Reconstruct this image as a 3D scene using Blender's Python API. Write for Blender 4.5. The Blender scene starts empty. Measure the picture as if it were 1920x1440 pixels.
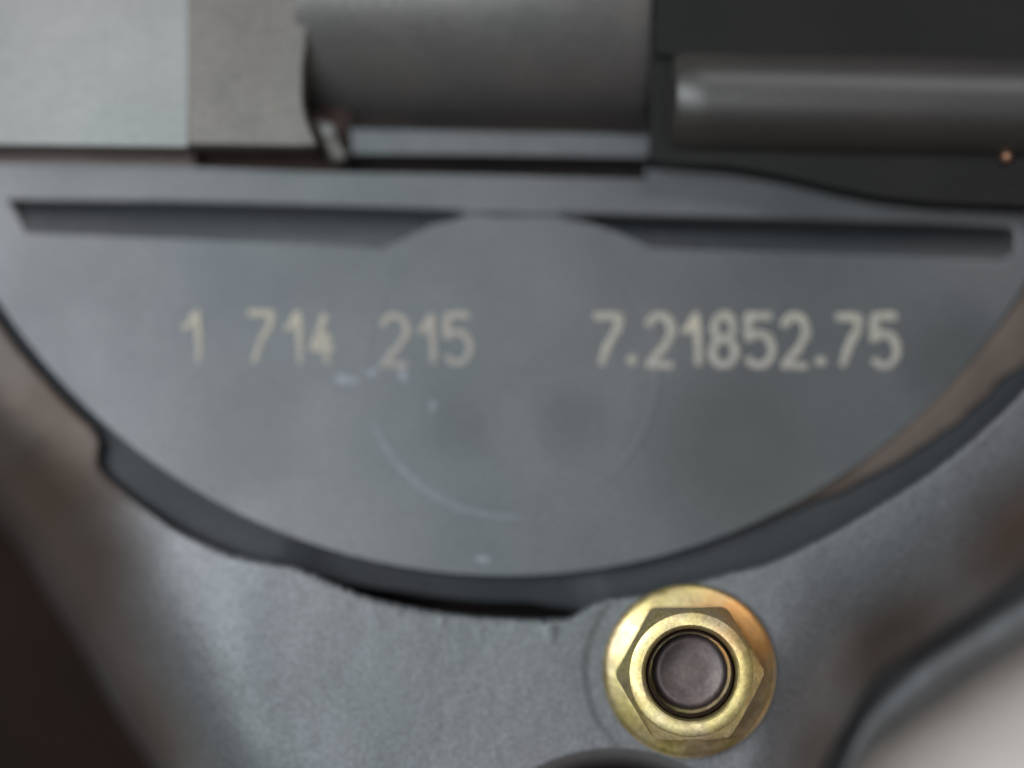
import bpy, bmesh, math, random
from mathutils import Vector, Matrix, noise

S = bpy.context.scene
COL = S.collection
random.seed(7)
PX = 0.00005            # metres covered by one photograph pixel on the face plate (z = 0)
D = 0.200               # camera distance from the face plate
MM = 0.001

# ------------------------------------------------------------ camera
cam_d = bpy.data.cameras.new('camera')
cam = bpy.data.objects.new('camera', cam_d)
COL.objects.link(cam)
cam.location = (0, 0, D)
cam_d.sensor_width = 36.0
cam_d.lens = 36.0 * D / (1920 * PX)
cam_d.clip_start = 0.005
cam_d.clip_end = 20.0
cam_d.dof.use_dof = True
cam_d.dof.focus_distance = D - 8.6 * MM
cam_d.dof.aperture_fstop = 3.9
S.camera = cam

# ------------------------------------------------------------ world and lamps
w = bpy.data.worlds.new('World')
S.world = w
w.use_nodes = True
bg = w.node_tree.nodes['Background']
bg.inputs['Color'].default_value = (0.20, 0.14, 0.11, 1)
bg.inputs['Strength'].default_value = 0.22


def area(name, loc, target, sx, sy, power, color):
    l = bpy.data.lights.new(name, 'AREA')
    l.shape = 'RECTANGLE'
    l.size = sx
    l.size_y = sy
    l.energy = power
    l.color = color
    o = bpy.data.objects.new(name, l)
    COL.objects.link(o)
    o.location = loc
    d = Vector(target) - Vector(loc)
    o.rotation_euler = d.to_track_quat('-Z', 'Y').to_euler()
    return o


area('window_light', (-0.31, 0.15, 0.60), (-0.02, 0, 0), 0.20, 0.42, 3.0, (0.90, 0.97, 1.0))
area('overhead_light', (-0.08, -0.05, 0.66), (0, -0.02, 0), 0.16, 0.14, 0.52, (0.92, 0.96, 1.0))
area('warm_fill_right', (0.50, -0.30, 0.14), (0.03, -0.02, 0), 0.16, 0.16, 0.13, (1.0, 0.72, 0.55))  # added warm fill from out of view, for rim and tabletop

area('warm_fill_left', (-0.50, -0.32, 0.02), (-0.03, -0.02, 0), 0.2, 0.2, 0.07, (1.0, 0.62, 0.40))  # unseen fill, added to tint the casing's left slopes brown
area('rod_highlight_fill', (0.22, 0.46, 0.50), (0.03, 0.02, 0), 0.55, 0.06, 1.25, (0.95, 0.97, 1.0))  # added strip source that makes the highlight along the black rod

S.view_settings.view_transform = 'Standard'
S.view_settings.look = 'None'
S.view_settings.exposure = -0.08
S.view_settings.gamma = 1.0


# ------------------------------------------------------------ helpers
TILT = math.radians(-5.5)           # the face leans back a little: its top edge is farther off
PIV = Vector((0, -0.025, 0))
TM = Matrix.Rotation(TILT, 3, 'X')
TI = TM.inverted()


def P(px, py, z=0.0):
    """photograph pixel -> point at height z over the face plate, in the plate's own (slightly tilted) frame"""
    o = TI @ (Vector((0, 0, D)) - PIV)
    d = TI @ Vector(((px - 960) * PX, (720 - py) * PX, -D))
    return o + d * ((z - o.z) / d.z)


def mat(name, base, metallic=0.0, rough=0.5, spots=None, scale=60.0, amount=0.5,
        bump=0.0, bump_scale=2500.0, bump2=0.0, bump2_scale=300.0, rvar=0.0, stretch=(1, 1, 1), spec=0.5, grain=0.30):
    # spec: how strongly a non-metal mirrors
    m = bpy.data.materials.new(name)
    m.use_nodes = True
    nt = m.node_tree
    N, L = nt.nodes, nt.links
    b = N['Principled BSDF']
    b.inputs['Metallic'].default_value = metallic
    b.inputs['Roughness'].default_value = rough
    b.inputs['Specular IOR Level'].default_value = spec
    tc = N.new('ShaderNodeTexCoord')
    mp = N.new('ShaderNodeMapping')
    mp.inputs['Scale'].default_value = stretch
    L.new(tc.outputs['Object'], mp.inputs['Vector'])
    if spots:
        n = N.new('ShaderNodeTexNoise')
        n.inputs['Scale'].default_value = scale
        n.inputs['Detail'].default_value = 5
        n.inputs['Roughness'].default_value = 0.55
        L.new(mp.outputs['Vector'], n.inputs['Vector'])
        r = N.new('ShaderNodeValToRGB')
        r.color_ramp.elements[0].position = 0.5 - 0.22 / max(amount, .1) * 0.5
        r.color_ramp.elements[1].position = 0.5 + 0.22 / max(amount, .1) * 0.5
        r.color_ramp.elements[0].color = (*base, 1)
        r.color_ramp.elements[1].color = (*spots, 1)
        L.new(n.outputs['Fac'], r.inputs['Fac'])
        L.new(r.outputs['Color'], b.inputs['Base Color'])
        m['col'] = 1
    else:
        b.inputs['Base Color'].default_value = (*base, 1)
    if rvar:
        n = N.new('ShaderNodeTexNoise')
        n.inputs['Scale'].default_value = scale * 2.3
        n.inputs['Detail'].default_value = 6
        L.new(mp.outputs['Vector'], n.inputs['Vector'])
        mr = N.new('ShaderNodeMapRange')
        mr.inputs['From Min'].default_value = 0.3
        mr.inputs['From Max'].default_value = 0.7
        mr.inputs['To Min'].default_value = rough - rvar
        mr.inputs['To Max'].default_value = rough + rvar
        L.new(n.outputs['Fac'], mr.inputs['Value'])
        L.new(mr.outputs['Result'], b.inputs['Roughness'])
    if spots and grain and not name.startswith('worn_'):
        g = N.new('ShaderNodeTexNoise')
        g.inputs['Scale'].default_value = 2600
        g.inputs['Detail'].default_value = 4
        g.inputs['Roughness'].default_value = 0.7
        L.new(tc.outputs['Object'], g.inputs['Vector'])
        g2 = N.new('ShaderNodeTexNoise')
        g2.inputs['Scale'].default_value = scale * .45
        g2.inputs['Detail'].default_value = 3
        L.new(mp.outputs['Vector'], g2.inputs['Vector'])
        mm = N.new('ShaderNodeMapRange')
        mm.inputs['From Min'].default_value = 0.3; mm.inputs['From Max'].default_value = 0.7
        mm.inputs['To Min'].default_value = 1 - grain; mm.inputs['To Max'].default_value = 1 + grain
        L.new(g.outputs['Fac'], mm.inputs['Value'])
        hs_ = N.new('ShaderNodeHueSaturation')
        L.new(mm.outputs['Result'], hs_.inputs['Value'])
        tint = N.new('ShaderNodeMix'); tint.data_type = 'RGBA'; tint.blend_type = 'MULTIPLY'
        tr = N.new('ShaderNodeValToRGB')
        tr.color_ramp.elements[0].position = 0.38; tr.color_ramp.elements[1].position = 0.62
        tr.color_ramp.elements[0].color = (0.95, 1.0, 0.99, 1)
        tr.color_ramp.elements[1].color = (1.0, 0.965, 0.985, 1)
        L.new(g2.outputs['Fac'], tr.inputs['Fac'])
        tint.inputs['Factor'].default_value = 1.0
        L.new(r.outputs['Color'], tint.inputs['A']); L.new(tr.outputs['Color'], tint.inputs['B'])
        L.new(tint.outputs['Result'], hs_.inputs['Color'])
        L.new(hs_.outputs['Color'], b.inputs['Base Color'])
    prev = None
    for amt, sc in ((bump2, bump2_scale), (bump, bump_scale)):
        if amt:
            n = N.new('ShaderNodeTexNoise')
            n.inputs['Scale'].default_value = sc
            n.inputs['Detail'].default_value = 3
            L.new(mp.outputs['Vector'], n.inputs['Vector'])
            bp = N.new('ShaderNodeBump')
            bp.inputs['Strength'].default_value = 1.0
            bp.inputs['Distance'].default_value = amt
            L.new(n.outputs['Fac'], bp.inputs['Height'])
            if prev:
                L.new(prev.outputs['Normal'], bp.inputs['Normal'])
            prev = bp
    if prev:
        L.new(prev.outputs['Normal'], b.inputs['Normal'])
    return m


M_face = mat('machined_aluminium', (0.112, 0.120, 0.128), 0.50, 0.45, (0.162, 0.165, 0.170), 42, 0.7,
             bump=8e-6, bump_scale=5200, bump2=1.0e-5, bump2_scale=300, rvar=0.03)
M_cast = mat('cast_aluminium', (0.150, 0.158, 0.168), 0.42, 0.47, (0.205, 0.212, 0.220), 50, 0.4,
             bump=1.2e-5, bump_scale=4200, bump2=1.7e-5, bump2_scale=1500, rvar=0.04, stretch=(1.4, .7, 1))


def shade_and_smudges(m, spots_, col=(0.070, 0.044, 0.029, 1)):
    """ragged colour patches: painted brown reflection on the casing, smudges on the face"""
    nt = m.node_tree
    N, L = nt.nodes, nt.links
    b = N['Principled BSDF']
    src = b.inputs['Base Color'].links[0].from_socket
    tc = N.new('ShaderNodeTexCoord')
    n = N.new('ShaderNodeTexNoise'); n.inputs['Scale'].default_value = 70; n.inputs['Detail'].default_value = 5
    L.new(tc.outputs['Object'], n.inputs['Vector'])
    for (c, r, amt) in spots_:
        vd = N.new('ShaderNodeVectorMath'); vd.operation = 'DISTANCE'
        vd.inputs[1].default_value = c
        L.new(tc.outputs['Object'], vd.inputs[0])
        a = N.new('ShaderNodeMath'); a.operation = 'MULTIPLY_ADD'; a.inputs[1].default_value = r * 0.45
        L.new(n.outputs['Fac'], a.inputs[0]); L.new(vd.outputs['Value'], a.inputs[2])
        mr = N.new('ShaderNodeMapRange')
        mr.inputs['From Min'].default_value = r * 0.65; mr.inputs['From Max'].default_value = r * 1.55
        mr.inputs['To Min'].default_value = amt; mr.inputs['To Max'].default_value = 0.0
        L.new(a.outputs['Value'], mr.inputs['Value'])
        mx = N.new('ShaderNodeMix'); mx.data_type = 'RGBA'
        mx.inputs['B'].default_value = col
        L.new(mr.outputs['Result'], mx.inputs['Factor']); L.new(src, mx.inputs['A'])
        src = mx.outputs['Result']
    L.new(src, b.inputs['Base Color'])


shade_and_smudges(M_cast, [((-0.046, 0.028, -0.002), 0.0140, 0.80), ((-0.0405, 0.0210, -0.002), 0.0065, 0.55), ((-0.050, 0.012, -0.004), 0.012, 0.6), ((-0.041, 0.0125, -0.003), 0.0085, 0.55), ((-0.038, 0.002, -0.004), 0.0082, 0.6), ((-0.034, -0.008, -0.004), 0.0062, 0.6), ((0.0365, 0.000, -0.003), 0.0065, 0.8), ((0.048, 0.011, -0.002), 0.0065, 0.8), ((0.029, -0.010, -0.003), 0.0045, 0.7)])  # brown reflection and falloff of the flanks painted into the casing colour
shade_and_smudges(M_face, [((0.022, 0.019, 0), 0.009, 0.55), ((-0.0048, 0.0215, 0), 0.0035, 0.3), ((0.0055, 0.0215, 0), 0.0035, 0.3), ((-0.026, 0.021, 0), 0.006, 0.22), ((0.042, 0.028, 0), 0.005, 0.4)], (0.062, 0.066, 0.062, 1))
M_band = mat('dark_grey_metal', (0.038, 0.043, 0.050), 0.2, 0.6, (0.050, 0.054, 0.060), 120, 0.5,
             bump=1e-5, bump_scale=4000)
M_worn = mat('worn_brown_metal', (0.30, 0.25, 0.22), 0.3, 0.45, (0.11, 0.08, 0.062), 40, 0.5, bump=2e-5, bump_scale=1500)
M_stain = mat('dark_rust', (0.055, 0.024, 0.016), 0.0, 0.7, (0.030, 0.018, 0.014), 160, 0.6)
M_rust = mat('brown_stained_metal', (0.15, 0.105, 0.095), 0.1, 0.6, (0.20, 0.16, 0.15), 130, 0.6)
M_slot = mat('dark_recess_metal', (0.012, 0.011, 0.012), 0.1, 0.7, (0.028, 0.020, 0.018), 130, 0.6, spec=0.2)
M_block = mat('pale_aluminium', (0.30, 0.30, 0.30), 0.3, 0.55, (0.38, 0.373, 0.368), 70, 0.6,
              bump=1e-5, bump_scale=3000, bump2=2e-5, bump2_scale=300, grain=0.16)
M_collar = mat('grey_brown_steel', (0.150, 0.145, 0.134), 0.3, 0.5, (0.22, 0.205, 0.185), 90, 0.6,
               bump=1e-5, bump_scale=3000)
M_barrel = mat('dark_steel', (0.19, 0.187, 0.187), 0.45, 0.42, (0.235, 0.222, 0.21), 70, 0.6,
               bump=1e-5, bump_scale=3000, rvar=0.04)
M_black = mat('black_plastic', (0.014, 0.014, 0.0145), 0.0, 0.37, (0.018, 0.0175, 0.017), 90, 0.6, spec=0.6,
              bump=1e-5, bump_scale=3000)
M_rod = mat('satin_black_metal', (0.030, 0.028, 0.027), 0.0, 0.44, (0.040, 0.037, 0.034), 90, 0.6, spec=1.0)
M_matte = mat('matte_black_plastic', (0.013, 0.013, 0.013), 0.0, 0.55, (0.019, 0.018, 0.017), 90, 0.6, spec=0.18)
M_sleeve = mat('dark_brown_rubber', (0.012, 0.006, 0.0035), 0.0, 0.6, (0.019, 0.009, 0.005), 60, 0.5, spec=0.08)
M_stud = mat('dull_steel', (0.125, 0.098, 0.095), 0.4, 0.38, (0.20, 0.155, 0.145), 420, 0.6,
             bump=2e-5, bump_scale=3000)
M_thread = mat('dark_oily_steel', (0.045, 0.030, 0.022), 0.2, 0.5, (0.09, 0.055, 0.04), 300, 0.6)
M_copper = mat('copper', (0.55, 0.30, 0.20), 0.8, 0.4)
M_table = mat('pale_tabletop', (0.92, 0.83, 0.785), 0.0, 0.7, (0.70, 0.625, 0.585), 26, 0.5)


def mat_nut(name):
    m = mat(name, (0.74, 0.60, 0.22), 0.80, 0.38, (0.70, 0.58, 0.36), 260, 0.7,
            bump=6e-6, bump_scale=4000, bump2=3e-5, bump2_scale=700, rvar=0.07)
    nt = m.node_tree
    N, L = nt.nodes, nt.links
    b = N['Principled BSDF']
    src = b.inputs['Base Color'].links[0].from_socket
    tc = N.new('ShaderNodeTexCoord')
    # an orange reflection painted into the colour at one side of the nut
    vd = N.new('ShaderNodeVectorMath'); vd.operation = 'DISTANCE'
    vd.inputs[1].default_value = (108 * PX, 75 * PX, 1.5 * MM)
    L.new(tc.outputs['Object'], vd.inputs[0])
    n = N.new('ShaderNodeTexNoise'); n.inputs['Scale'].default_value = 420
    L.new(tc.outputs['Object'], n.inputs['Vector'])
    ad = N.new('ShaderNodeMath'); ad.operation = 'MULTIPLY_ADD'
    ad.inputs[1].default_value = 70 * PX
    L.new(n.outputs['Fac'], ad.inputs[0]); L.new(vd.outputs['Value'], ad.inputs[2])
    mr = N.new('ShaderNodeMapRange')
    mr.inputs['From Min'].default_value = 85 * PX; mr.inputs['From Max'].default_value = 150 * PX
    mr.inputs['To Min'].default_value = 0.9; mr.inputs['To Max'].default_value = 0.0
    L.new(ad.outputs['Value'], mr.inputs['Value'])
    mx = N.new('ShaderNodeMix'); mx.data_type = 'RGBA'
    mx.inputs['B'].default_value = (0.85, 0.42, 0.14, 1)
    L.new(mr.outputs['Result'], mx.inputs['Factor']); L.new(src, mx.inputs['A'])
    tn = N.new('ShaderNodeTexNoise'); tn.inputs['Scale'].default_value = 330; tn.inputs['Detail'].default_value = 6
    tn.inputs['Roughness'].default_value = 0.65
    L.new(tc.outputs['Object'], tn.inputs['Vector'])
    tm = N.new('ShaderNodeMapRange')
    tm.inputs['From Min'].default_value = 0.50; tm.inputs['From Max'].default_value = 0.68
    tm.inputs['To Min'].default_value = 0.0; tm.inputs['To Max'].default_value = 0.6
    L.new(tn.outputs['Fac'], tm.inputs['Value'])
    m2 = N.new('ShaderNodeMix'); m2.data_type = 'RGBA'
    m2.inputs['B'].default_value = (0.30, 0.20, 0.09, 1)
    L.new(tm.outputs['Result'], m2.inputs['Factor']); L.new(mx.outputs['Result'], m2.inputs['A'])
    L.new(m2.outputs['Result'], b.inputs['Base Color'])
    return m


M_nut = mat_nut('yellow_zinc_plating')


def mat_mark(name, ca, cb):
    """worn pale marking: the metal shows through where it is rubbed off"""
    m = mat(name, ca, 0.0, 0.6, cb, 500, 0.5, bump=2e-5, bump_scale=2600)
    nt = m.node_tree
    N, L = nt.nodes, nt.links
    b = N['Principled BSDF']
    src = b.inputs['Base Color'].links[0].from_socket
    tc = N.new('ShaderNodeTexCoord')
    n = N.new('ShaderNodeTexNoise'); n.inputs['Scale'].default_value = 1300; n.inputs['Detail'].default_value = 4
    L.new(tc.outputs['Object'], n.inputs['Vector'])
    n2 = N.new('ShaderNodeTexNoise'); n2.inputs['Scale'].default_value = 130
    L.new(tc.outputs['Object'], n2.inputs['Vector'])
    a = N.new('ShaderNodeMath'); a.operation = 'ADD'
    L.new(n.outputs['Fac'], a.inputs[0]); L.new(n2.outputs['Fac'], a.inputs[1])
    mr = N.new('ShaderNodeMapRange')
    mr.inputs['From Min'].default_value = 0.85; mr.inputs['From Max'].default_value = 1.25
    mr.inputs['To Min'].default_value = 0.0; mr.inputs['To Max'].default_value = 0.75
    L.new(a.outputs['Value'], mr.inputs['Value'])
    mx = N.new('ShaderNodeMix'); mx.data_type = 'RGBA'
    mx.inputs['B'].default_value = (0.27, 0.275, 0.28, 1)
    L.new(mr.outputs['Result'], mx.inputs['Factor']); L.new(src, mx.inputs['A'])
    L.new(mx.outputs['Result'], b.inputs['Base Color'])
    return m


M_mark = mat_mark('worn_pale_marking', (0.50, 0.47, 0.395), (0.62, 0.55, 0.43))
M_dull = mat_mark('worn_brownish_marking', (0.40, 0.365, 0.33), (0.50, 0.45, 0.39))
M_centre = mat('rubbed_marking_centre', (0.30, 0.30, 0.29), 0.2, 0.5, (0.50, 0.47, 0.42), 260, 0.5)
M_ring_highlight = mat('painted_ring_highlight', (0.165, 0.178, 0.198), 0.35, 0.5, (0.225, 0.238, 0.265), 120, 0.6)  # lighter metal tone that paints the turned circle's highlight
M_scuff = mat('light_scuff', (0.22, 0.235, 0.26), 0.3, 0.5, (0.30, 0.32, 0.36), 600, 0.5)


def link(name, me, m, parent=None, smooth=True, loc=None):
    o = bpy.data.objects.new(name, me)
    COL.objects.link(o)
    if m:
        me.materials.clear()
        me.materials.append(m)
    for p in me.polygons:
        p.use_smooth = smooth
    if parent:
        o.parent = parent
    if loc is not None:
        o.location = loc
    return o


def from_data(name, verts, faces, m, parent=None, smooth=True, loc=None):
    me = bpy.data.meshes.new(name)
    me.from_pydata([tuple(v) for v in verts], [], faces)
    bm = bmesh.new(); bm.from_mesh(me)
    bmesh.ops.recalc_face_normals(bm, faces=bm.faces)
    bm.to_mesh(me); bm.free()
    me.update()
    return link(name, me, m, parent, smooth, loc)


def curve_mesh(cu):
    tmp = bpy.data.objects.new('tmp', cu)
    COL.objects.link(tmp)
    bpy.context.view_layer.update()
    me = bpy.data.meshes.new_from_object(tmp.evaluated_get(bpy.context.evaluated_depsgraph_get()))
    bpy.data.objects.remove(tmp)
    return me


def slab(name, loops, z_top, thick, bevel, m, parent, seg=3):
    """a flat plate cut to the outlines (first is outside, the others are openings), with rounded edges"""
    cu = bpy.data.curves.new(name, 'CURVE')
    cu.dimensions = '2D'
    cu.fill_mode = 'BOTH'
    for lp in loops:
        sp = cu.splines.new('POLY')
        sp.points.add(len(lp) - 1)
        for i, (x, y) in enumerate(lp):
            v = P(x, y, z_top)
            sp.points[i].co = (v.x, v.y, 0, 1)
        sp.use_cyclic_u = True
    cu.extrude = max(thick / 2 - bevel, 1e-6)
    cu.bevel_depth = bevel
    cu.bevel_resolution = seg
    cu.offset = -bevel
    me = curve_mesh(cu)
    o = link(name, me, m, parent, False)
    for v in me.vertices:
        v.co.z += z_top - thick / 2
    for p in me.polygons:
        p.use_smooth = abs(p.normal.z) < 0.999
    return o


def lathe(name, prof, m, parent, loc, seg=96, axis='Z', caps=True):
    """prof: list of (radius, height) from bottom outside to the centre"""
    vs, fs = [], []
    for r, h in prof:
        for i in range(seg):
            a = 2 * math.pi * i / seg
            if axis == 'Z':
                vs.append((r * math.cos(a), r * math.sin(a), h))
            else:
                vs.append((h, r * math.cos(a), r * math.sin(a)))
    for k in range(len(prof) - 1):
        for i in range(seg):
            j = (i + 1) % seg
            fs.append((k * seg + i, k * seg + j, (k + 1) * seg + j, (k + 1) * seg + i))
    if caps and prof[0][0] > 0:
        fs.append(tuple(range(seg - 1, -1, -1)))
    if caps and prof[-1][0] > 0:
        fs.append(tuple((len(prof) - 1) * seg + i for i in range(seg)))
    return from_data(name, vs, fs, m, parent, True, loc)


def auto_smooth(o, deg=35):
    me = o.data
    bm = bmesh.new(); bm.from_mesh(me)
    for e in bm.edges:
        if len(e.link_faces) == 2 and e.calc_face_angle(0) > math.radians(deg):
            e.smooth = False
    bm.to_mesh(me); bm.free()


def interp(tab, x):
    if x <= tab[0][0]:
        return tab[0][1]
    for (a, va), (b, vb) in zip(tab, tab[1:]):
        if x <= b:
            return va + (vb - va) * (x - a) / (b - a)
    return tab[-1][1]


def smooth_tab(tab, w):
    return lambda x: sum(interp(tab, x + w * k / 4) * (5 - abs(k)) for k in range(-4, 5)) / 25.0


def empty(name, loc, label=None, cat=None, parent=None):
    o = bpy.data.objects.new(name, None)
    COL.objects.link(o)
    o.location = loc
    o.empty_display_size = 0.005
    if label:
        o['label'] = label
    if cat:
        o['category'] = cat
    if parent:
        o.parent = parent
    return o


# ------------------------------------------------------------ the surface below
def tabletop():
    z = -24 * MM
    n = 60
    vs, fs = [], []
    for j in range(n + 1):
        for i in range(n + 1):
            x = -0.6 + 1.2 * i / n
            y = -0.6 + 1.2 * j / n
            vs.append((x, y, z))
    for j in range(n):
        for i in range(n):
            a = j * (n + 1) + i
            fs.append((a, a + 1, a + n + 2, a + n + 1))
    o = from_data('tabletop', vs, fs, M_table)
    o['kind'] = 'structure'
    o['label'] = 'pale beige surface out of focus under the housing'


tabletop()

# ------------------------------------------------------------ the housing
H = empty('cast_housing', PIV,
          'grey cast aluminium housing with a numbered round face and one gold flange nut', 'housing')
H.rotation_euler = (TILT, 0, 0)
OFF = Vector((0, 0, 0))


def adopt(o):
    o.location = Vector(o.location) + OFF
    return o


CX, CY = 950, -60                   # centre of the round face, in photograph pixels


def polar(theta_deg, r):
    t = math.radians(theta_deg)
    return CX + r * math.sin(t), CY + r * math.cos(t)


R_FACE = 1131

# --- face plate: round below, grooves and slot cut through it
outer = [polar(t, R_FACE) for t in [(-72 + 144 * i / 160) for i in range(161)]]
outer += [(2250, 240), (1228, 222), (1226, 300), (1223, 334), (1215, 344), (900, 336), (600, 331), (370, 322), (0, 315), (-260, 309)]
g_left = [(20, 377), (300, 382), (560, 388), (800, 396), (868, 398), (872, 402), (855, 407), (810, 416),
          (775, 430), (740, 448), (715, 459), (690, 456), (560, 450), (300, 440), (52, 431)]
g_right = [(1052, 402), (1180, 406), (1500, 414), (1760, 421), (1895, 426), (1905, 440), (1900, 468), (1880, 486), (1700, 478), (1500, 470),
           (1250, 462), (1222, 460), (1195, 448), (1160, 432), (1110, 416), (1070, 409), (1052, 406)]
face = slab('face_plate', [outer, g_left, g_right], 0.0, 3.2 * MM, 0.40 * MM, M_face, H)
adopt(face)

# groove floors: concave strips behind the grooves
def groove_floor(pts_top, pts_bot, dk):
    n = len(pts_top)
    for name, prof, m in (('groove_floor', [(0.0, -2.9), (0.2, -2.9), (0.40, -2.5), (0.52, -2.0)], M_band),  # dark floor colour paints in the groove's shade
                          ('groove_ramp', [(0.52, -2.0), (0.68, -1.3), (0.84, -0.7), (1.0, -0.25), (1.08, -0.12)], M_face)):
        vs, fs = [], []
        for (a, b) in zip(pts_top, pts_bot):
            for t, z in prof:
                vs.append(P(a[0] + (b[0] - a[0]) * t, a[1] + (b[1] - a[1]) * t, z * dk * MM))
        k = len(prof)
        for i in range(n - 1):
            for j in range(k - 1):
                fs.append((i * k + j, (i + 1) * k + j, (i + 1) * k + j + 1, i * k + j + 1))
        adopt(from_data(name, vs, fs, m, H))


xs = [12 + i * 30 for i in range(32)]
groove_floor([(x, 368 + x * .025) for x in xs], [(x, 432 + x * .03) for x in xs], 0.55)
xs = [1000 + i * 31 for i in range(31)]
groove_floor([(x, 368 + x * .025) for x in xs], [(x, 432 + x * .028) for x in xs], 1.1)

# faint turned circle on the face
def ring_arc(a0, a1, r, half_w, h, parent, m=None):
    vs, fs = [], []
    n = 90
    k = 7
    for i in range(n + 1):
        f = i / n
        t = math.radians(a0 + (a1 - a0) * f)
        ww = half_w * (0.25 + 0.75 * math.sin(math.pi * f)) * (1 + .25 * math.sin(i * .7))
        for j in range(k):
            s = -1 + 2 * j / (k - 1)
            rr = r + s * ww
            c = P(960 + rr * math.sin(t), 690 + rr * math.cos(t), 0)
            vs.append((c.x, c.y, -0.01 * MM + (1 - s * s) * h * math.sin(math.pi * f) ** .5))
    for i in range(n):
        for j in range(k - 1):
            fs.append((i * k + j, (i + 1) * k + j, (i + 1) * k + j + 1, i * k + j + 1))
    return from_data('turned_ring', vs, fs, m or M_face, parent)


ring_arc(-78, 14, 279, 9, 0.02 * MM, face, M_ring_highlight)
ring_arc(5, 140, 274, 7, 0.03 * MM, face)
ring_arc(-150, -70, 274, 6, 0.03 * MM, face)

# --- numerals marked on the face
def arc(cx, cy, rx, ry, a0, a1, n=12):
    return [(cx + rx * math.cos(math.radians(a0 + (a1 - a0) * i / n)),
             cy - ry * math.sin(math.radians(a0 + (a1 - a0) * i / n))) for i in range(n + 1)]


GL = {  # unit box: x 0..1, y 0 (top) .. 1 (bottom)
    '1': [[(0.15, 0.34), (0.38, 0.30), (0.62, 0.02), (0.68, 0.5), (0.72, 1.0)]],
    '7': [[(0.0, 0.05), (1.0, 0.05), (0.9, 0.3), (0.52, 0.62), (0.28, 1.0)]],
    '4': [[(0.62, 0.0), (0.30, 0.42), (0.04, 0.70), (1.0, 0.70)], [(0.66, 0.38), (0.70, 1.0)]],
    '2': [arc(0.5, 0.30, 0.46, 0.28, 165, -25) + [(0.62, 0.66), (0.06, 0.97), (1.0, 0.97)]],
    '5': [[(0.95, 0.03), (0.12, 0.03), (0.07, 0.45)] + arc(0.48, 0.67, 0.48, 0.31, 130, -150)],
    '8': [arc(0.5, 0.25, 0.38, 0.24, -90, 270, 20), arc(0.5, 0.73, 0.46, 0.26, 90, 450, 20)],
    '.': [[(0.46, 0.80), (0.50, 0.985)]],
}


def stroke_mesh(ch, x0, x1, y0, y1, th, lift):
    cu = bpy.data.curves.new('digit', 'CURVE')
    cu.dimensions = '3D'
    c = P((x0 + x1) / 2, (y0 + y1) / 2, 0)
    for st in GL[ch]:
        pts = [P(x0 + x * (x1 - x0), y0 + y * (y1 - y0), 0) for x, y in st]
        fine = []
        for a, b in zip(pts, pts[1:]):
            m_ = max(1, int((b - a).length / ((2 if ch == '.' else 5) * PX)))
            for i in range(m_):
                fine.append(a.lerp(b, i / m_))
        fine.append(pts[-1])
        sp = cu.splines.new('POLY')
        sp.points.add(len(fine) - 1)
        for i, q in enumerate(fine):
            j = 0.6 * PX
            sp.points[i].co = (q.x - c.x + random.uniform(-j, j), q.y - c.y + random.uniform(-j, j), 0, 1)
            e = min(i, len(fine) - 1 - i)
            sp.points[i].radius = ((.55, .85, 1.0)[min(e, 2)] if ch == '.' else 1.0 if e > 0 else .75) * random.uniform(.82, 1.18)
    cu.bevel_depth = th * PX * (1.3 if ch == '.' else 1)
    cu.bevel_resolution = 3
    cu.use_fill_caps = True
    me = curve_mesh(cu)
    for v in me.vertices:
        v.co.z = v.co.z * 0.10 + lift
    return me, c


def digit(ch, x0, x1, y0, y1, kind):
    th = {'pale': 6.6, 'dull': 7.6, 'etched': 7.8}[kind]
    me, c = stroke_mesh(ch, x0, x1, y0, y1, th, 0)
    m = M_dull if kind == 'dull' else M_mark
    o = link('digit', me, m, face, True, (c.x, c.y, 0.022 * MM))
    if kind == 'etched' and ch not in '.1':      # rubbed centre of the etched stroke
        m2, _ = stroke_mesh(ch, x0, x1, y0, y1, 3.0, 0.033 * MM)
        link('stroke_centre', m2, M_centre, o, True, (0, 0, 0))


for args in [
    ('1', 334, 390, 582, 680, 'pale'), ('7', 464, 510, 582, 680, 'pale'), ('1', 526, 578, 583, 681, 'pale'), ('4', 584, 627, 588, 682, 'pale'),
    ('2', 714, 765, 590, 686, 'dull'), ('1', 777, 828, 590, 682, 'dull'), ('5', 833, 884, 588, 683, 'dull'),
    ('7', 1113, 1163, 588, 686, 'etched'), ('.', 1174, 1198, 586, 686, 'etched'), ('2', 1213, 1262, 590, 687, 'etched'), ('1', 1272, 1326, 588, 685, 'etched'),
    ('8', 1334, 1381, 590, 686, 'etched'), ('5', 1398, 1450, 590, 688, 'etched'), ('2', 1467, 1514, 591, 689, 'etched'), ('.', 1529, 1550, 588, 688, 'etched'),
    ('7', 1567, 1613, 590, 687, 'etched'), ('5', 1635, 1684, 590, 689, 'etched')]:
    digit(*args)


def blob(name, cx, cy, rx, ry, h, m, ang=0.0, seed=0, lift=-0.004):
    """low irregular dab of material on the face"""
    n, k = 28, 5
    vs = [P(cx, cy, h * MM)]
    for j in range(1, k + 1):
        f = j / k
        for i in range(n):
            a = 2 * math.pi * i / n
            q = f * (1 + .35 * noise.noise(Vector((math.cos(a) * 1.4, math.sin(a) * 1.4, seed))))
            x, y = rx * q * math.cos(a), ry * q * math.sin(a)
            vs.append(P(cx + x * math.cos(ang) - y * math.sin(ang), cy + x * math.sin(ang) + y * math.cos(ang), h * MM * (1 - f * f) + lift * MM))
    fs = [(0, 1 + i, 1 + (i + 1) % n) for i in range(n)]
    for j in range(k - 1):
        for i in range(n):
            i2 = (i + 1) % n
            fs.append((1 + j * n + i, 1 + (j + 1) * n + i, 1 + (j + 1) * n + i2, 1 + j * n + i2))
    return from_data(name, vs, fs, m, face)


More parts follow.
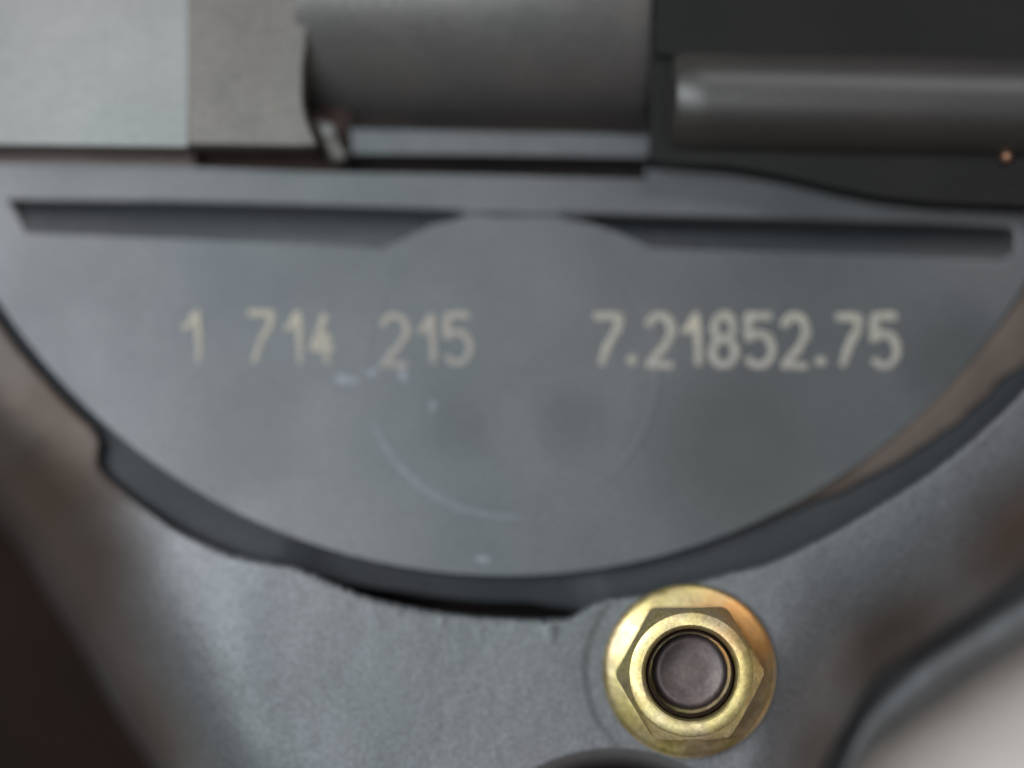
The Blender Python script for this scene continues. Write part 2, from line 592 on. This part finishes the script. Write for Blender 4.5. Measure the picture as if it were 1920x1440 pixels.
for b_ in [(650, 712, 26, 9, .02, .05), (697, 698, 16, 7, .02, -.5), (756, 703, 8, 16, .02, -.3), (812, 762, 7, 13, .012, .1), (905, 1049, 14, 7, .02, .2)]:
    blob('scuff', b_[0], b_[1], b_[2], b_[3], b_[4], M_scuff, b_[5], b_[0] * .1)
blob('groove_line_shade', 962, 402, 118, 6, .012, M_band, 0.02, 9.1)  # dark dab paints the shaded groove line across the centre
blob('paint_dab', 608, 644, 17, 22, .03, M_mark, 0.1, 3.3)
# two shallow round dents in the lower half of the turned circle
def dent(cx, cy, r):
    vs, fs = [], []
    n = 64
    prof = [(1.12, -.004), (1.04, .004), (.97, .006), (.9, .003), (.82, -.004)]
    for i in range(n):
        a = 2 * math.pi * i / n
        for f, h in prof:
            vs.append(P(cx + r * f * math.cos(a), cy + r * f * math.sin(a), h * MM))
    k = len(prof)
    for i in range(n):
        for j in range(k - 1):
            i2 = (i + 1) % n
            fs.append((i * k + j, i2 * k + j, i2 * k + j + 1, i * k + j + 1))
    from_data('dent_rim', vs, fs, M_face, face)


dent(868, 800, 62)
dent(1062, 806, 60)

# --- dark band round the face
def annulus(name, r0, r1, t0, t1, z0, z1, m, parent, depth=0.0, n=240):
    vs, fs = [], []
    for i in range(n + 1):
        t = t0 + (t1 - t0) * i / n
        rr = r1(t) if callable(r1) else r1
        if name == 'worn_edge':
            rr += 12 * noise.noise(Vector((t * .35, 4.0, 0)))
        ra = r0(t) if callable(r0) else r0
        zz = z1(t) * MM if callable(z1) else z1
        a = P(*polar(t, ra), z0(t) * MM if callable(z0) else z0)
        b = P(*polar(t, rr - 4), zz)
        c = P(*polar(t, rr), zz); c.z -= .2 * MM
        d = c.copy(); d.z -= depth
        vs += [a, b, c, d]
    for i in range(n):
        for j in range(3):
            fs.append((i * 4 + j, i * 4 + j + 1, (i + 1) * 4 + j + 1, (i + 1) * 4 + j))
    return adopt(from_data(name, vs, fs, m, parent))


annulus('recessed_band', 1085, lambda t: interp([(-42, 1168), (-40, 1172), (-39, 1290), (-21, 1290), (-17, 1196), (-10, 1186), (2, 1190), (7, 1215), (9, 1290)], t), -71, 71, lambda t: interp([(-43, -1.6), (-38, -2.4)], t), lambda t: interp([(-41, -2.4), (-37, -1.6), (-21, -1.0), (-16, -2), (6, -2), (9, -0.8), (60, -1.2)], t), M_band, H, 8 * MM)
annulus('worn_edge', lambda t: interp([(22, 1118), (40, 1136), (60, 1146)], t), lambda t: interp([(22, 1130), (30, 1156), (44, 1196), (60, 1236)], t), 22, 66, -0.35 * MM, lambda t: -0.9, M_worn, H, 1 * MM, 90)
annulus('recess_floor', 1050, 1330, -72, 72, -11.5 * MM, -11.5 * MM, M_slot, H, 3 * MM)

# --- outer casing
IN = [(-75, 1160), (-42.0, 1156), (-40.6, 1168), (-39.6, 1204), (-38.2, 1212), (-30.6, 1220), (-25.4, 1213), (-22.1, 1200), (-19.2, 1189),
      (-17.1, 1193), (-12.9, 1206), (-9, 1210), (-3.3, 1215), (5.4, 1223), (6.4, 1214), (7.6, 1200), (9, 1196), (13.5, 1203),
      (16.9, 1203), (20.5, 1207), (23.2, 1217), (34.3, 1223), (40.4, 1234), (49.5, 1249), (60, 1262), (75, 1270)]
OUT = [(-75, 1420), (-58, 1425), (-44.7, 1400), (-40, 1415), (-32.4, 1492), (-23.7, 1636), (-17, 1790), (0, 1800), (14, 1800), (17.5, 1740),
       (21.5, 1612), (23.5, 1570), (27.4, 1499), (33.8, 1490), (40.4, 1496), (55, 1500), (75, 1500)]
f_in = smooth_tab(IN, 0.55)
f_out = smooth_tab(OUT, 2.0)
f_z = smooth_tab([(-75, -1.2), (-43, -1.2), (-38, 0.2), (-30, 2.2), (-22, 3.0), (75, 3.0)], 2.5)
NUT = (1291, 1257)
ZC = 3.0 * MM


def notch(px, py):
    """distance outside the round opening at the bottom edge of the photograph"""
    return math.hypot(px - 1150, py - 1704) - 268


def casing():
    nt, nr = 760, 190
    deep = -22 * MM
    vs, fs = [], []
    for i in range(nt + 1):
        t = -72 + 144 * i / nt
        ri, ro = f_in(t), f_out(t)
        zt = f_z(t) * MM
        # chipped, irregular inner edge in places
        chip = noise.noise(Vector((t * 3.1, 2.0, 0))) * 3.0
        if -21 < t < 4:
            chip += noise.noise(Vector((t * 9, 7.7, 0))) * 4.5
        else:
            chip += noise.noise(Vector((t * 9, 7.7, 0))) * 2.5
        ri += chip
        col = []
        col.append((ri + 10, deep))
        col.append((ri + 1, zt - 1.6 * MM))
        col.append((ri + 0, zt - 0.5 * MM))
        col.append((ri + 3, zt - 0.18 * MM))
        col.append((ri + 8, zt - 0.03 * MM))
        wroll = interp([(-75, 190), (-45, 230), (-38, 330), (-28, 360), (-20, 340), (0, 120)], t) if t < 0 else interp([(0, 120), (15, 190), (24, 290), (33, 270), (75, 270)], t)
        dropH = (13 if t < 0 else 12) * MM
        for j in range(nr + 1):
            f = j / nr
            r = ri + 12 + (ro - ri - 12) * f
            px, py = polar(t, r)
            d = ro - r
            z = zt
            if d < wroll:
                u = 1 - d / wroll
                z -= dropH * (1 - math.sqrt(max(0.0, 1 - (u * .998) ** 2.6)))
            dn = notch(px, py)
            if dn < 34:
                u = min(1.0, (34 - dn) / 34)
                z -= 12 * MM * (1 - math.sqrt(max(0.0, 1 - u * u))) + (14 * MM if dn < 0 else 0)
            # gentle unevenness of the casting
            q = Vector((px * .006, py * .006, 0))
            z += noise.noise(q) * 0.10 * MM + noise.noise(q * 5.3) * 0.02 * MM + noise.noise(q * 17) * 0.008 * MM
            if j == 0:
                pass
            if -19 < t < 6 and r < ri + 60:      # burrs along the edge
                z += max(0, noise.noise(Vector((px * .045, py * .02, 3))) - .1) * 0.22 * MM * (1 - (r - ri) / 60)
            # spot face round the nut
            dnut = math.hypot(px - NUT[0], py - NUT[1])
            s = min(1, max(0, (200 - dnut) / 12))
            side = max(0.0, (NUT[0] - 60 - px) / 150.0)
            z -= s * 0.14 * MM * min(1, side) if d > wroll * .3 else 0
            col.append((r, z))
        col.append((ro + 2, deep))
        k = len(col)
        for r, z in col:
            vs.append(P(*polar(t, r), min(z, ZC + 2 * MM)))
    for i in range(nt):
        for j in range(k - 1):
            fs.append((i * k + j, i * k + j + 1, (i + 1) * k + j + 1, (i + 1) * k + j))
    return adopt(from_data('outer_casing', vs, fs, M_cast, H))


casing()

# --- lip (lower flange) seen at the right
def lip():
    inner = [(2150, 990), (2010, 1060), (1920, 1117), (1850, 1160), (1790, 1196), (1720, 1240), (1670, 1285), (1630, 1325), (1598, 1375), (1575, 1440), (1560, 1520), (1550, 1620)]
    outr = [(2200, 1075), (2060, 1145), (1950, 1205), (1890, 1240), (1835, 1275), (1775, 1318), (1725, 1350), (1690, 1378), (1650, 1405), (1612, 1445), (1600, 1520), (1592, 1620)]
    # resample finely
    def dense(pts, n=120):
        L_ = [0]
        for a, b in zip(pts, pts[1:]):
            L_.append(L_[-1] + math.dist(a, b))
        out = []
        for i in range(n + 1):
            s = L_[-1] * i / n
            for k in range(len(pts) - 1):
                if s <= L_[k + 1] + 1e-6:
                    f = (s - L_[k]) / (L_[k + 1] - L_[k])
                    out.append((pts[k][0] + (pts[k + 1][0] - pts[k][0]) * f, pts[k][1] + (pts[k + 1][1] - pts[k][1]) * f))
                    break
        for _ in range(6):
            out = [out[0]] + [((a[0] + 2 * b[0] + c[0]) / 4, (a[1] + 2 * b[1] + c[1]) / 4) for a, b, c in zip(out, out[1:], out[2:])] + [out[-1]]
        return out
    A, B = dense(inner), dense(outr)
    m_ = min(len(A), len(B))
    prof = [(-0.6, -12.5), (-0.1, -12.2), (0.0, -11.2), (0.05, -9.4), (0.18, -8.6), (0.35, -8.4), (0.6, -8.7), (0.85, -9.6), (0.98, -11.5), (1.02, -15), (1.02, -22)]
    vs, fs = [], []
    k = len(prof)
    for i in range(m_):
        for f, z in prof:
            px = A[i][0] + (B[i][0] - A[i][0]) * f
            py = A[i][1] + (B[i][1] - A[i][1]) * f
            zz = z * MM + noise.noise(Vector((px * .02, py * .02, 0))) * .25 * MM
            vs.append(P(px, py, zz))
    for i in range(m_ - 1):
        for j in range(k - 1):
            fs.append((i * k + j, i * k + j + 1, (i + 1) * k + j + 1, (i + 1) * k + j))
    return adopt(from_data('lower_lip', vs, fs, M_cast2, H))


M_cast2 = mat('dark_cast_aluminium', (0.13, 0.131, 0.137), 0.35, 0.5, (0.19, 0.19, 0.195), 110, 0.6,
              bump=3e-5, bump_scale=3000, bump2=1.2e-4, bump2_scale=500)
lip()

# dark channel between casing and lip, dark sleeve at the left, bore below the nut
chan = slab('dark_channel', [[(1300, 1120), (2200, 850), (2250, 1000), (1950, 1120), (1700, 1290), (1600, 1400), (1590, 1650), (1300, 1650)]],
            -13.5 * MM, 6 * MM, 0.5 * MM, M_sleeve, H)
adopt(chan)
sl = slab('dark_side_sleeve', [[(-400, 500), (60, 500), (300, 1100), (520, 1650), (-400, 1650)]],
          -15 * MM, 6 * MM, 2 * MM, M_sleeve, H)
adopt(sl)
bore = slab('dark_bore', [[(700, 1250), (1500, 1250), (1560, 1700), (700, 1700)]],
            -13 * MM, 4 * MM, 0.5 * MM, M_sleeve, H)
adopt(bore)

# --- slot floor and thin ledge
rust = slab('rusty_slot_floor', [[(-300, 150), (362, 150), (366, 352), (-300, 345)]], -1.2 * MM, 2 * MM, 0.1 * MM, M_rust, H)
adopt(rust)
stain = slab('stained_slot_floor', [[(366, 150), (660, 150), (648, 352), (366, 345)]], -3.7 * MM, 1.5 * MM, 0.1 * MM, M_stain, H)
adopt(stain)
slot = slab('slot_floor', [[(-300, 150), (2100, 150), (2100, 352), (-300, 345)]], -4.4 * MM, 2 * MM, 0.1 * MM, M_slot, H)
adopt(slot)

# --- flange nut with stud
nb = P(NUT[0], NUT[1], ZC)
nb.z = ZC + 0.22 * MM


def hex_nut():
    ap = 118 * PX                    # half the width across flats
    seg = 180
    hh = [(1.2, None), (4.2, None), (4.6, None), (5.0, None), (5.4, None), (5.75, None)]
    vs, fs = [], []

    def hexr(a):
        a = (a + math.pi / 6) % (math.pi / 3) - math.pi / 6
        # round the corners a little
        r = ap / math.cos(a)
        return min(r, ap * 1.135)

    rows = []
    for z in (0.9, 1.6, 2.6, 3.6, 4.2, 4.5, 4.8, 5.1, 5.4, 5.7, 5.95):
        cone = (136 - max(0, z - 3.9) * 12.8) * PX
        rows.append([(min(hexr(2 * math.pi * i / seg + math.pi / 6), cone), z * MM) for i in range(seg)])
    for r, z in ((111, 6.02), (109, 6.11), (104, 6.17), (95, 6.20), (88, 6.19), (84, 6.08), (81, 5.8), (80, 5.3)):
        rows.append([(r * PX, z * MM)] * seg)
    for row in rows:
        for i, (r, z) in enumerate(row):
            a = 2 * math.pi * i / seg
            vs.append((r * math.cos(a), r * math.sin(a), z))
    for k in range(len(rows) - 1):
        for i in range(seg):
            j = (i + 1) % seg
            fs.append((k * seg + i, k * seg + j, (k + 1) * seg + j, (k + 1) * seg + i))
    o = from_data('flange_nut', vs, fs, M_nut, H, True, nb)
    auto_smooth(o, 22)
    tp = []
    z = 5.35
    for k in range(20):
        tp.append(((79.5 if k % 2 else 74) * PX, z * MM))
        z -= 0.22
    lathe('inner_thread', tp[::-1], M_thread, o, (0, 0, 0), 96, caps=False)
    o['label'] = 'yellow zinc plated hexagon flange nut, orange reflection painted on its upper right side'
    fl = lathe('nut_flange', [(150 * PX, 0), (157 * PX, 0.15 * MM), (159 * PX, 0.5 * MM), (158 * PX, 0.85 * MM), (154 * PX, 1.05 * MM), (146 * PX, 1.17 * MM),
                              (132 * PX, 1.38 * MM), (120 * PX, 1.55 * MM), (112 * PX, 1.6 * MM), (82 * PX, 1.6 * MM)], M_nut, o, (0, 0, 0), 128)
    fl.data.polygons  # closed by its own top ring
    o.rotation_euler = (math.radians(1.0), math.radians(-3.0), math.radians(1))
    return adopt(o)


nut = hex_nut()
st = lathe('threaded_stud', [(73 * PX, -2 * MM), (73 * PX, 1.2 * MM), (71 * PX, 1.7 * MM), (64 * PX, 2.2 * MM), (60 * PX, 2.32 * MM), (56 * PX, 2.3 * MM),
                             (48 * PX, 2.2 * MM), (30 * PX, 2.17 * MM), (10 * PX, 2.17 * MM), (0.01 * PX, 2.17 * MM)], M_stud, H, nb, 72)
adopt(st)

# ------------------------------------------------------------ shaft lying across the top
ax_z = 9.0 * MM
SH = empty('steel_shaft', P(700, -20, 0),
           'horizontal grey steel shaft with pale block and stepped collar across the top left', 'shaft')
so = -Vector(SH.location)
SH.location = PIV + TM @ Vector(SH.location)
SH.rotation_euler = (TILT, 0, 0)


def own(o, off):
    o.location = Vector(o.location) + off
    return o


# pale end block (rounded lower edge)
blk = slab('end_block', [[(-400, -400), (350, -400), (355, 100), (353, 270), (350, 276), (200, 274), (-400, 265)]],
           2.9 * MM, 3 * MM, 0.12 * MM, M_block, SH, 5)
own(blk, so)


def x_lathe(name, x_prof, yc, zc, m, parent, off, seg=128):
    """x_prof: list of (px x, radius px); turned about a horizontal axis"""
    c = P(960, yc, zc)
    k = (P(1460, yc, zc) - P(960, yc, zc)).x / (500 * PX)
    zt = zc + max(r for _, r in x_prof) * PX * .85
    kx = (P(1460, yc + 60, zt) - P(960, yc + 60, zt)).x / (500 * PX)
    vs, fs = [], []
    for x, r in x_prof:
        for i in range(seg):
            a = 2 * math.pi * i / seg
            vs.append(((x - 960) * PX * kx, r * PX * k * math.cos(a), r * PX * k * math.sin(a)))
    n = len(x_prof)
    for j in range(n - 1):
        for i in range(seg):
            i2 = (i + 1) % seg
            fs.append((j * seg + i, j * seg + i2, (j + 1) * seg + i2, (j + 1) * seg + i))
    fs.append(tuple(range(seg)))
    fs.append(tuple((n - 1) * seg + i for i in range(seg)))
    o = from_data(name, vs, fs, m, parent, True, (0, c.y, zc))
    auto_smooth(o, 30)
    o.rotation_euler = (0, 0, math.radians(-1.2))
    return own(o, off)


cl = slab('collar', [[(350, -300), (560, -300), (568, 0), (577, 45), (574, 90), (568, 130), (568, 190), (574, 222), (586, 250), (596, 272), (560, 275), (352, 270)]],
          3.3 * MM, 3.4 * MM, 0.3 * MM, M_collar, SH, 6)
own(cl, so)
x_lathe('barrel', [(560, 262), (600, 264), (900, 264), (1205, 264), (1222, 258), (1226, 240)], -10, -9 * MM, M_barrel, SH, so)
led = slab('ledge', [[(655, 240), (1222, 252), (1221, 298), (1180, 297), (900, 292), (660, 289)]], -0.5 * MM, 1.5 * MM, 0.25 * MM, M_face, H)
adopt(led)
tip = slab('small_tab', [[(588, 222), (630, 232), (634, 262), (652, 288), (646, 300), (622, 300), (604, 268)]],
           0.2 * MM, 3.0 * MM, 0.5 * MM, M_collar, SH, 4)
nub = lathe('highlight_nub', [(14 * PX, 0), (14 * PX, 0.15 * MM), (11 * PX, 0.35 * MM), (6 * PX, 0.45 * MM), (0.1 * PX, 0.5 * MM)], M_block, tip, P(614, 247, 0.2 * MM), 32)  # pale nub added in place of a bright highlight on the tab
own(tip, so)

# ------------------------------------------------------------ black rod at the upper right
BR = empty('black_rod', P(1560, 200, 0),
           'glossy black rod with a rounded end running off the upper right edge', 'rod')
bo = -Vector(BR.location)
BR.location = PIV + TM @ Vector(BR.location)
BR.rotation_euler = (TILT, 0, 0)
x_lathe('rod_bar', [(1258, 20), (1259, 60), (1262, 82), (1268, 94), (1280, 101), (1330, 102), (2200, 102)], 184, 2.5 * MM, M_rod, BR, bo, 96)
ub = slab('upper_bar', [[(1226, -300), (2300, -300), (2300, 122), (1800, 118), (1262, 106), (1230, 100)]], 5.0 * MM, 5 * MM, 0.2 * MM, M_matte, BR, 4)
own(ub, bo)
hs = slab('lower_bar_and_shadow', [[(1220, 30), (2200, 70), (2200, 390), (1920, 386), (1760, 380), (1660, 370), (1580, 355), (1510, 338), (1450, 325), (1400, 316), (1340, 309), (1220, 301)]], 4.0 * MM, 4 * MM, 0.15 * MM, M_matte, BR, 5)  # sloping lower edge shapes in the rod's shadow on the face
own(hs, bo)
pin = lathe('copper_pin', [(9 * PX, 0), (11 * PX, 0.3 * MM), (10 * PX, 0.7 * MM), (6 * PX, 1.0 * MM), (0.1 * PX, 1.1 * MM)], M_copper, BR, P(1885, 297, 4.0 * MM) + bo, 24)
